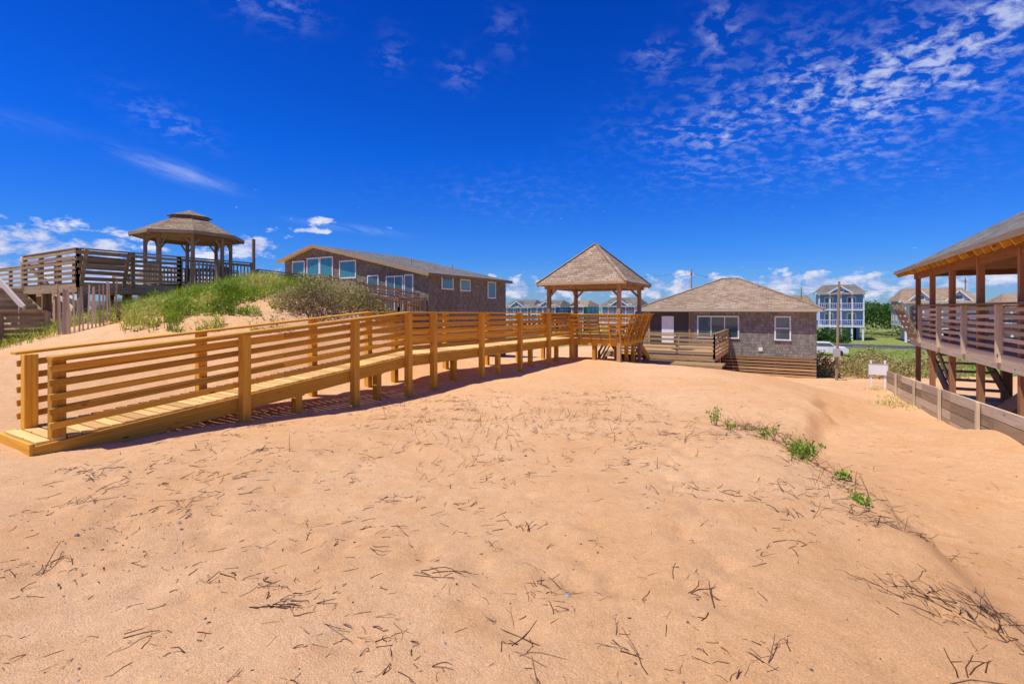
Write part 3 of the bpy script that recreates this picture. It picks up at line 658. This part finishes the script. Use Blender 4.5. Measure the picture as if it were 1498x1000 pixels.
far_house(1.4,120,8,9,2.4,'sid_teal','roof_grey',2); far_house(8.2,114,6.5,9,2.2,'sid_blue','roof_grey',2); far_house(15.5,118,6,9,2.2,'sid_teal','roof_tan',2)
far_house(22.5,100,7.5,9,2.5,'sid_blue','roof_grey',2); far_house(30.5,92,8,9,2.2,'sid_red','roof_brown',2); far_house(36.5,96,7,9,2.3,'sid_sand','roof_grey',2)
far_house(65,112,9,9,3.3,'sid_grey','roof_brown',2)
far_house(-58,66,12,9,1.7,'sid_white','roof_grey',1,porch=False); far_house(-75,72,12,9,1.9,'sid_grey','roof_brown',1)
m,nt,b=new_mat('asphalt',.9,.2); M['asphalt']=m
nn=noise(nt,N(nt,'ShaderNodeTexCoord').outputs['Object'],3,6); nt.links.new(ramp(nt,nn,[(.3,(.05,.05,.05)),(.7,(.09,.088,.085))]),b.inputs['Base Color'])
g=G('beach_road')
RY=82
for x in np.arange(-200,200,8):
    g.box('asphalt_surface','asphalt',x,x+8,RY-3.5,RY+3.5,-5.3,-5.17)
    g.box('centre_line','white',x,x+3,RY-.08,RY+.08,-5.2,-5.165)
for s in (-1,1): g.box('curb','concrete',-200,200,RY+s*3.62-.1,RY+s*3.62+.1,-5.4,-5.08)
g.done()

g=G('parked_car')
kx,ky=W(35.2,54); kz=hz(kx,ky)
prof=[(-2.2,.35),(2.2,.35),(2.25,.75),(1.95,.95),(1.1,1.0),(.55,1.45),(-1.2,1.48),(-1.9,1.0),(-2.25,.9)]
for s,o in ((-1,0),(1,1)):
    p=[(kx+a,ky+s*.85,kz+h) for a,h in prof]; g.poly('body','white',p if s<0 else p[::-1])
for i in range(len(prof)):
    a,bb=prof[i],prof[(i+1)%len(prof)]; g.poly('body','white',[(kx+a[0],ky+.85,kz+a[1]),(kx+bb[0],ky+.85,kz+bb[1]),(kx+bb[0],ky-.85,kz+bb[1]),(kx+a[0],ky-.85,kz+a[1])])
for s in (-1,1):
    g.poly('side_glass','glass',[(kx-1.65,ky+s*.86,kz+1.03),(kx+.95,ky+s*.86,kz+1.03),(kx+.5,ky+s*.86,kz+1.38),(kx-1.15,ky+s*.86,kz+1.4)])
    for a in (-1.4,1.4): g.cyl('wheels','dark',(kx+a,ky+s*.7,kz+.33),(kx+a,ky+s*.9,kz+.33),.33,.33,16)
g.done()

# ---------------------------------------------------------------- vegetation
def blades(name,mat,px,py,pz,hgt,wid,lean,rnd,parent=None):
    n=len(px); th=np.random.rand(n)*2*np.pi; dirx,diry=np.cos(th),np.sin(th); la=np.random.rand(n)*2*np.pi
    lx,ly=np.cos(la)*lean*hgt,np.sin(la)*lean*hgt
    V=np.zeros((n,6,3))
    for k,(t,wf) in enumerate(((0,1),(.55,.85),(1,.12))):
        cx=px+lx*t*t; cy=py+ly*t*t; cz=pz+hgt*t*(1-.25*lean*t)
        V[:,2*k]=np.stack([cx-dirx*wid*wf,cy-diry*wid*wf,cz],1); V[:,2*k+1]=np.stack([cx+dirx*wid*wf,cy+diry*wid*wf,cz],1)
    b=np.arange(n)[:,None]*6
    F=np.concatenate([b+np.array([[0,1,3,2]]),b+np.array([[2,3,5,4]])],1).reshape(-1,4)
    return bulk(name,mat,V.reshape(-1,3),F,np.repeat(rnd,2),parent)
def leaves(name,mat,P,size,rnd,parent=None,flat=0.):
    n=len(P); a=np.random.randn(n,3); a[:,2]*=(1-flat); a/=np.linalg.norm(a,axis=1)[:,None]; b=np.random.randn(n,3); b[:,2]*=(1-flat); b-=a*(a*b).sum(1)[:,None]; b/=np.linalg.norm(b,axis=1)[:,None]
    s=size[:,None]; V=np.stack([P-a*s,P+b*s*.5,P+a*s,P-b*s*.5],1)
    F=np.arange(n*4).reshape(n,4); return bulk(name,mat,V.reshape(-1,3),F,rnd,parent)
n=70000
cx=np.random.uniform(-13.2,-3.4,n); d=np.random.uniform(11.8,20.5,n); X,Y=W(cx,d); hzv=H(X,Y)
cl=vnoise(X,Y,1.1,11)+vnoise(X,Y,.4,12)*.6
edge=((cx+8.4)/4.7)**2+((d-16.0)/4.1)**2
low=(hzv<-.6)|((hzv<-.2)&(cl<.03)&(cx>-11))|(cl<-.42)
keep=(edge+cl*.9<1.0)&(~low)
kk=keep&(np.random.rand(n)<.8); isb=(cx>-6.9+vnoise(X,Y,.9,14)*1.6)&(vnoise(X,Y,.7,16)>-.28)
q=kk&(~isb)
gr=G('dune_vegetation')
rn=np.clip(.52+vnoise(X,Y,.7,15)*1.5+np.random.randn(n)*.2,0,1)
blades('grass_blades','grass',X[q],Y[q],hzv[q]-.03,np.random.uniform(.12,.5,q.sum())*(1+cl[q]*.8),np.random.uniform(.005,.012,q.sum()),np.random.uniform(.1,.8,q.sum()),rn[q],gr.e)
ql=kk&(np.random.rand(n)<.5)&(~isb)
P=np.stack([X[ql],Y[ql],hzv[ql]+np.random.uniform(.0,.26,ql.sum())*(1+cl[ql])],1)
leaves('creeper_leaves','leaf',P,np.random.uniform(.03,.065,ql.sum()),rn[ql],gr.e,.4)
qb=kk&isb; m2=np.where(qb)[0]; m2=np.repeat(m2,2)
P=np.stack([X[m2]+np.random.randn(len(m2))*.08,Y[m2]+np.random.randn(len(m2))*.08,hzv[m2]+np.random.uniform(0,.45,len(m2))*(1+cl[m2]*1.5)],1)
leaves('shrub_leaves','brush',P,np.random.uniform(.02,.055,len(m2)),np.clip(rn[m2],0,1),gr.e)
q2=qb&(np.random.rand(n)<.35)
blades('shrub_stems','brush',X[q2],Y[q2],hzv[q2]-.03,np.random.uniform(.2,.6,q2.sum()),np.full(q2.sum(),.006),np.random.uniform(.1,.9,q2.sum()),rn[q2],gr.e)
def clumps(name,mat,cs,per=60,spread=.22,h=(.15,.4)):
    xs=[];ys=[]
    for (a,dd,s) in cs:
        x,y=W(a,dd); k=int(per*s); xs.append(x+np.random.randn(k)*spread*s); ys.append(y+np.random.randn(k)*spread*s)
    xs=np.concatenate(xs); ys=np.concatenate(ys); n=len(xs)
    return blades(name,mat,xs,ys,H(xs,ys)-.02,np.random.uniform(*h,n),np.random.uniform(.004,.01,n),np.random.uniform(.2,.9,n),np.random.rand(n))
clumps('beach_grass','grass',[(-13.2+random.uniform(-1.5,1.5),12.3+random.uniform(-1,1.5),1) for _ in range(30)])
clumps('beach_grass','grass',[(q,dd,1.0) for q,dd in ((10.4,13.0),(10.9,13.5),(11.6,14.3),(10.1,12.6),(12.6,16.5),(12.0,15.0))],60,.25,(.06,.16))
n=14000; a=np.random.uniform(16.5,24,n); dd=np.random.uniform(24.5,32,n); X,Y=W(a,dd); z=H(X,Y); cl=vnoise(X,Y,1.6,21)+vnoise(X,Y,.6,22)*.5; k=cl>-.1
P=np.stack([X,Y,z+np.random.rand(n)*(.5+cl)*1.7],1)[k]
leaves('scrub_bushes','brush',P,np.random.uniform(.04,.09,k.sum()),np.random.rand(k.sum()))
n=22000; a=np.random.uniform(13,55,n); dd=np.random.uniform(26,70,n); X,Y=W(a,dd); k=(np.abs(X-3.6)>1.2)&(vnoise(X,Y,3,31)>-.2)&(a/dd>.62)&~((X<1.6)&(Y<38)&(Y>23))
blades('lawn_grass','grass',X[k],Y[k],H(X[k],Y[k])-.02,np.random.uniform(.1,.25,k.sum()),np.random.uniform(.02,.04,k.sum()),np.random.uniform(.2,.8,k.sum()),np.random.rand(k.sum())*.6)
def treemass(name,cxa,cxb,d0,d1,nb,top,r=(1.5,3.2),leaf=.28,per=260):
    Ps=[];R=[]
    for _ in range(nb):
        a=random.uniform(cxa,cxb); dd=random.uniform(d0,d1); X,Y=W(a,dd); rr=random.uniform(*r); zt=top+random.uniform(-1.6,.0); base=-5.2
        zc=zt-rr*.7
        p=np.random.randn(per,3); p/=np.linalg.norm(p,axis=1)[:,None]; p*=np.random.uniform(.55,1.05,per)[:,None]
        p[:,2]=np.where(p[:,2]<0,p[:,2]*np.random.uniform(.5,max(.6,(zc-base)/rr),per),p[:,2]*.75)
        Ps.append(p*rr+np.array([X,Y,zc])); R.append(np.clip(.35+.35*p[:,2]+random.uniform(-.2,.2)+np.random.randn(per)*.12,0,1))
    P=np.concatenate(Ps); leaves(name,'tree',P,np.random.uniform(leaf*.6,leaf*1.3,len(P)),np.concatenate(R))
treemass('distant_trees',64,130,88,108,120,1.6)
treemass('distant_trees',-110,62,150,175,150,-.6,(2.5,4.5),.5,200)
treemass('distant_trees',36,52,70,78,16,-2.6,(.8,1.6),.2,260)

# ---------------------------------------------------------------- twigs etc.
TV=[];TF=[];TR=[]
def stick(p,ang,L,r,rnd,lift=0,dep=0):
    segs=random.randint(2,4); pts=[]; x,y=p; a=ang; zz=0
    for i in range(segs+1):
        pts.append([x,y,zz]); a+=random.gauss(0,.22); x+=math.cos(a)*L/segs; y+=math.sin(a)*L/segs; zz+=lift*L/segs*random.uniform(.2,1.5)
        if dep<2 and i>0 and random.random()<.3: stick((x,y),a+random.choice((-1,1))*random.uniform(.4,1.1),L*random.uniform(.25,.5),r*.65,rnd,lift,dep+1)
    arr=np.array(pts); hh=H(arr[:,0],arr[:,1]); arr[:,2]+=hh+r*.5
    if random.random()<.5: arr[-1,2]-=r*2.5
    for i in range(len(arr)):
        rr=r*(1-.6*i/len(arr)); q=arr[i]; dx,dy=(arr[min(i+1,len(arr)-1)]-arr[max(i-1,0)])[:2]; l=math.hypot(dx,dy)+1e-6; nx,ny=-dy/l,dx/l
        b0=len(TV)
        TV.extend([(q[0]+nx*rr,q[1]+ny*rr,q[2]-rr*.5),(q[0],q[1],q[2]+rr),(q[0]-nx*rr,q[1]-ny*rr,q[2]-rr*.5)])
        if i>0:
            for k in range(3): TF.append((b0-3+k,b0-3+(k+1)%3,b0+(k+1)%3,b0+k)); TR.append(rnd)
def main_stick(cx,d,L,r,ang=None,lift=0): stick(W(cx,d),random.uniform(0,6.28) if ang is None else ang,L,r,min(1,max(0,random.gauss(.38,.32))),lift)
for _ in range(125):
    d=2.1+9.5*random.random()**1.0; cx=random.uniform(-1.05,.62)*min(5.2,d); n=random.randint(5,17); sp=random.uniform(.05,.22)*min(1,.5+.12*d); A0=random.uniform(0,3.14); fs=min(1,.6+.09*d)
    for _ in range(n): main_stick(cx+random.gauss(0,sp*1.5),d+random.gauss(0,sp*.8),(abs(random.gauss(0,.07))+.04)*fs,random.uniform(.0018,.0048)*fs,A0+random.gauss(0,.9),lift=random.choice((0,0,.4)))
for _ in range(1000):
    d=1.9+11.5*random.random()**1.05; cx=random.uniform(-1.05,.6)*d
    if cx<-3.6-0.2*d and d>5: continue
    fs=min(1,.55+.1*d); main_stick(cx,d,random.uniform(.02,.13)*fs,random.uniform(.0016,.004)*fs,lift=random.choice((0,0,0,.3)))
for _ in range(85): main_stick(2.62+random.gauss(0,.2),2.72+random.gauss(0,.14),random.uniform(.06,.2),random.uniform(.0018,.0034),random.gauss(2.3,.9),lift=random.choice((0,.2,.5)))
for cx,d,a,L in ((2.0,2.15,.9,.4),(2.15,2.2,1.2,.35),(.0,2.3,2.1,.3),(.05,2.2,.7,.24),(.1,2.05,2.4,.18),(-.62,2.9,.45,.26),(-.5,2.95,.2,.26),(-1.9,2.3,.8,.2),(1.0,2.8,.9,.2),(-.95,3.3,.2,.2),(1.9,3.3,.8,.22),(.45,2.35,.5,.12),(-1.35,2.6,.5,.22)):
    for _ in range(3): main_stick(cx+random.gauss(0,.05),d+random.gauss(0,.04),L*random.uniform(.5,1),.0034,a+random.gauss(0,.4))
for _ in range(260): main_stick(random.gauss(.1,1.4),random.gauss(7.4,1.2),random.uniform(.05,.14),.0033,lift=random.uniform(.3,1.6))
for _ in range(380):
    t=random.random(); cx=3.0+.9*t+random.gauss(0,.24); d=3.6+4.6*t; main_stick(cx,d,random.uniform(.05,.2),random.uniform(.0017,.004),lift=random.choice((0,.4,1)))
for _ in range(160): main_stick(random.uniform(3.6,7),random.uniform(3.5,9),random.uniform(.03,.12),.0024)
bulk('driftwood_twigs','twig',TV,TF,TR)
PV=[];PF=[];PR=[]
for _ in range(560):
    if random.random()<.3: d=random.gauss(3.4,.45); cx=-2.9+random.gauss(0,.5)
    else: d=random.uniform(2,8); cx=random.uniform(-1,1.0)*d
    x,y=W(cx,d); z=hz(x,y); s=random.uniform(.003,.009) if random.random()<.97 else random.uniform(.012,.02); b0=len(PV)
    for i in range(6):
        a=i*math.pi/3+random.uniform(-.3,.3); q=s*random.uniform(.7,1.2); PV.append((x+math.cos(a)*q*1.2,y+math.sin(a)*q,z-.002))
    for i in range(6):
        a=i*math.pi/3; q=s*.6*random.uniform(.7,1.1); PV.append((x+math.cos(a)*q*1.2,y+math.sin(a)*q,z+s*.7))
    r=random.random()
    for i in range(6): PF.append((b0+i,b0+(i+1)%6,b0+6+(i+1)%6,b0+6+i)); PR.append(r)
    PF.append((b0+6,b0+7,b0+8,b0+9)); PR.append(r); PF.append((b0+9,b0+10,b0+11,b0+6)); PR.append(r)
bulk('beach_pebbles','stone',PV,PF,PR)
def plant(cx,d,r,h,nl):
    g=G('sea_rocket_plant'); x,y=W(cx,d); z=hz(x,y); P=[];
    for s in range(max(4,int(nl/20))):
        a=random.uniform(0,6.28); rr=r*math.sqrt(random.random()); hh=h*random.uniform(.4,1); tip=Vector((x+math.cos(a)*rr,y+math.sin(a)*rr,z+hh))
        g.cyl('stems','twig',(x+math.cos(a)*rr*.3,y+math.sin(a)*rr*.3,z-.02),tip,.004,.002,5)
        for _ in range(18):
            t=random.uniform(.35,1.05); p=Vector((x,y,z)).lerp(tip,t); P.append((p.x+random.gauss(0,.03),p.y+random.gauss(0,.03),p.z+random.gauss(0,.02)))
    g.done(); P=np.array(P); leaves('leaves','leaf',P,np.random.uniform(.012,.028,len(P)),np.clip(np.random.normal(.4,.3,len(P)),0,1),g.e)
for a in ((3.18,7.5,.12,.34,150),(3.24,7.1,.08,.14,30),(3.42,6.35,.14,.22,110),(3.62,6.15,.12,.10,50),(3.36,5.5,.2,.24,330),(3.2,5.3,.14,.2,170),(3.28,4.75,.09,.08,50),(3.12,4.2,.13,.07,80)): plant(*a)

# ---------------------------------------------------------------- light, sky, camera
ELV=66
S=Vector((-.42,-.72,0)).normalized()*math.cos(math.radians(ELV)); S.z=math.sin(math.radians(ELV))
sl=bpy.data.lights.new('sun','SUN'); sl.energy=4.75; sl.angle=math.radians(.5); sl.color=(1,.95,.88)
so=bpy.data.objects.new('sun',sl); so.rotation_euler=(-S).to_track_quat('-Z','Y').to_euler(); scene.collection.objects.link(so)
w=bpy.data.worlds.new('World'); scene.world=w; w.use_nodes=True; nt=w.node_tree; bg=nt.nodes['Background']
sky=N(nt,'ShaderNodeTexSky',sky_type='NISHITA'); sky.sun_disc=False; sky.sun_elevation=math.radians(ELV); sky.sun_rotation=math.atan2(S.x,S.y)
sky.air_density=1.0; sky.dust_density=.3; sky.ozone_density=3
bg.inputs['Strength'].default_value=.13
def mth(op,a,b=None,c=None,clamp=False):
    n=nt.nodes.new('ShaderNodeMath'); n.operation=op; n.use_clamp=clamp
    for i,v in enumerate((a,b,c)):
        if v is None: continue
        if isinstance(v,(int,float)): n.inputs[i].default_value=v
        else: nt.links.new(v,n.inputs[i])
    return n.outputs[0]
tc=N(nt,'ShaderNodeTexCoord').outputs['Generated']
mp=N(nt,'ShaderNodeMapping',vector_type='POINT'); nt.links.new(tc,mp.inputs[0]); mp.inputs['Rotation'].default_value=(0,0,-math.atan2(SA,CA))
sep=N(nt,'ShaderNodeSeparateXYZ'); nt.links.new(mp.outputs[0],sep.inputs[0]); sx_,sy_,sz_=sep.outputs
el=mth('MAXIMUM',sz_,.0)
def comb(a,b,c):
    n=nt.nodes.new('ShaderNodeCombineXYZ')
    for i,v in enumerate((a,b,c)):
        if isinstance(v,(int,float)): n.inputs[i].default_value=v
        else: nt.links.new(v,n.inputs[i])
    return n.outputs[0]
AZ=mth('ARCTAN2',sx_,sy_); EL=mth('ARCSINE',sz_)
def blob(px,py,rx,ry,ang=0):
    vx,vz=(px-749)/700,(452-py)/700; l=math.sqrt(1+vx*vx+vz*vz)
    az=math.atan2(vx,1); e=math.asin(vz/l)
    da=mth('SUBTRACT',AZ,az); de=mth('SUBTRACT',EL,e)
    c,s=math.cos(math.radians(ang)),math.sin(math.radians(ang))
    u=mth('ADD',mth('MULTIPLY',da,c),mth('MULTIPLY',de,s)); v=mth('SUBTRACT',mth('MULTIPLY',de,c),mth('MULTIPLY',da,s))
    u=mth('DIVIDE',u,math.radians(rx)); v=mth('DIVIDE',v,math.radians(ry))
    r=mth('ADD',mth('MULTIPLY',u,u),mth('MULTIPLY',v,v))
    return mth('POWER',2.718,mth('MULTIPLY',r,-1.0))
pl_=comb(mth('DIVIDE',sx_,mth('ADD',el,.3)),mth('DIVIDE',sy_,mth('ADD',el,.3)),0)
na=noise(nt,mapping(nt,pl_,(1,1.2,1)),23,5,.6,.3); nb=noise(nt,pl_,3.8,3,.5)
mk=mth('ADD',blob(1340,90,6,5),mth('MULTIPLY',blob(1180,80,3.2,3.2),1.0))
mk=mth('ADD',mk,mth('MULTIPLY',blob(1040,190,8,4.2),.62)); mk=mth('ADD',mk,mth('MULTIPLY',blob(1055,45,2.4,3),.6)); mk=mth('ADD',mk,mth('MULTIPLY',blob(1485,25,3.5,4.5),1.0)); mk=mth('ADD',mk,mth('MULTIPLY',blob(1190,190,9,4),.5)); mk=mth('ADD',mk,mth('MULTIPLY',blob(1300,150,11,7),.22))
mk=mth('ADD',mk,mth('MULTIPLY',blob(740,50,2,2),.4)); mk=mth('ADD',mk,mth('MULTIPLY',blob(670,105,2.5,1.5),.45)); mk=mth('ADD',mk,mth('MULTIPLY',blob(575,80,1.6,1.8),.5)); mk=mth('ADD',mk,mth('MULTIPLY',blob(395,8,4,1.6),.5))
mk=mth('ADD',mk,mth('MULTIPLY',blob(235,170,4,1.4,ang=-20),.5)); mk=mth('ADD',mk,mth('MULTIPLY',blob(960,85,2.5,1.6),.5)); mk=mth('ADD',mk,mth('MULTIPLY',blob(760,290,14,3),.14))
mk=mth('MULTIPLY',mk,ramp(nt,nb,[(.36,.3),(.62,1.2)]))
d1=mth('MULTIPLY',ramp(nt,na,[(.46,0),(.68,1)]),mk,None,True)
thk=mth('MULTIPLY',mth('SUBTRACT',mth('ADD',na,mth('MULTIPLY',mk,.16)),.66),5,None,True)
d1=mth('MAXIMUM',mth('MULTIPLY',d1,.7),mth('MULTIPLY',thk,mth('MULTIPLY',mk,1.2,None,True)))
nw=noise(nt,comb(mth('MULTIPLY',AZ,9),mth('MULTIPLY',mth('ADD',EL,mth('MULTIPLY',AZ,.25)),45),0),1.2,6,.65,.5)
ws=mth('ADD',blob(255,250,4.2,.7,ang=-13),mth('MULTIPLY',blob(520,335,5,.4,ang=-5),.6)); ws=mth('ADD',ws,mth('MULTIPLY',blob(30,180,5,.7),.15))
d2=mth('MULTIPLY',ramp(nt,nw,[(.38,0),(.68,.8)]),ws,None,True)
nc=noise(nt,comb(mth('MULTIPLY',AZ,16),mth('MULTIPLY',EL,30),3.3),1.6,7,.6,.2)
cm=mth('ADD',blob(60,352,11,2.2),blob(375,358,3.6,1.3)); cm=mth('ADD',cm,mth('MULTIPLY',blob(468,322,2.0,.4),1.1)); cm=mth('ADD',cm,mth('MULTIPLY',blob(450,337,3,.35),1.0))
band=mth('POWER',2.718,mth('MULTIPLY',mth('POWER',mth('DIVIDE',mth('SUBTRACT',EL,math.radians(2.5)),math.radians(1.7)),2),-1))
nbd=noise(nt,comb(mth('MULTIPLY',AZ,14),0,7.7),1.3,3,.6)
cm=mth('ADD',cm,mth('MULTIPLY',band,ramp(nt,nbd,[(.34,.55),(.56,1.2)])))
th=mth('SUBTRACT',mth('ADD',nc,mth('MULTIPLY',cm,.34)),.72)
d3=mth('MULTIPLY',th,8,None,True)
hs=N(nt,'ShaderNodeHueSaturation'); nt.links.new(sky.outputs[0],hs.inputs['Color']); hs.inputs['Saturation'].default_value=1.3; hs.inputs['Value'].default_value=.95
sc=mixc(nt,1.0,hs.outputs[0],ramp(nt,EL,[(0,(.34,.52,1.0)),(.1,(.20,.5,1.12)),(.3,(.06,.47,1.3)),(.6,(.02,.34,1.1)),(.9,(.35,.6,1.2))]),'MULTIPLY')
c=mixc(nt,mth('MULTIPLY',d1,.66),sc,(5.2,5.7,7.3)); c=mixc(nt,mth('MULTIPLY',d2,.6),c,(4.6,5.4,7.4))
c=mixc(nt,mth('MULTIPLY',d3,.85),c,mixc(nt,ramp(nt,nc,[(.45,0),(.7,1)]),(3.4,4.0,6.2),(7.0,7.0,7.4)))
nt.links.new(c,bg.inputs['Color'])
cam=bpy.data.cameras.new('camera'); cam.sensor_width=36; cam.lens=36*700/1498; cam.shift_y=-48/1498; cam.clip_end=6000; cam.clip_start=.05
co=bpy.data.objects.new('camera',cam); co.rotation_euler=(math.radians(90),0,math.atan2(SA,CA)); scene.collection.objects.link(co); scene.camera=co
scene.view_settings.view_transform='Standard'; scene.view_settings.look='None'; scene.view_settings.exposure=0
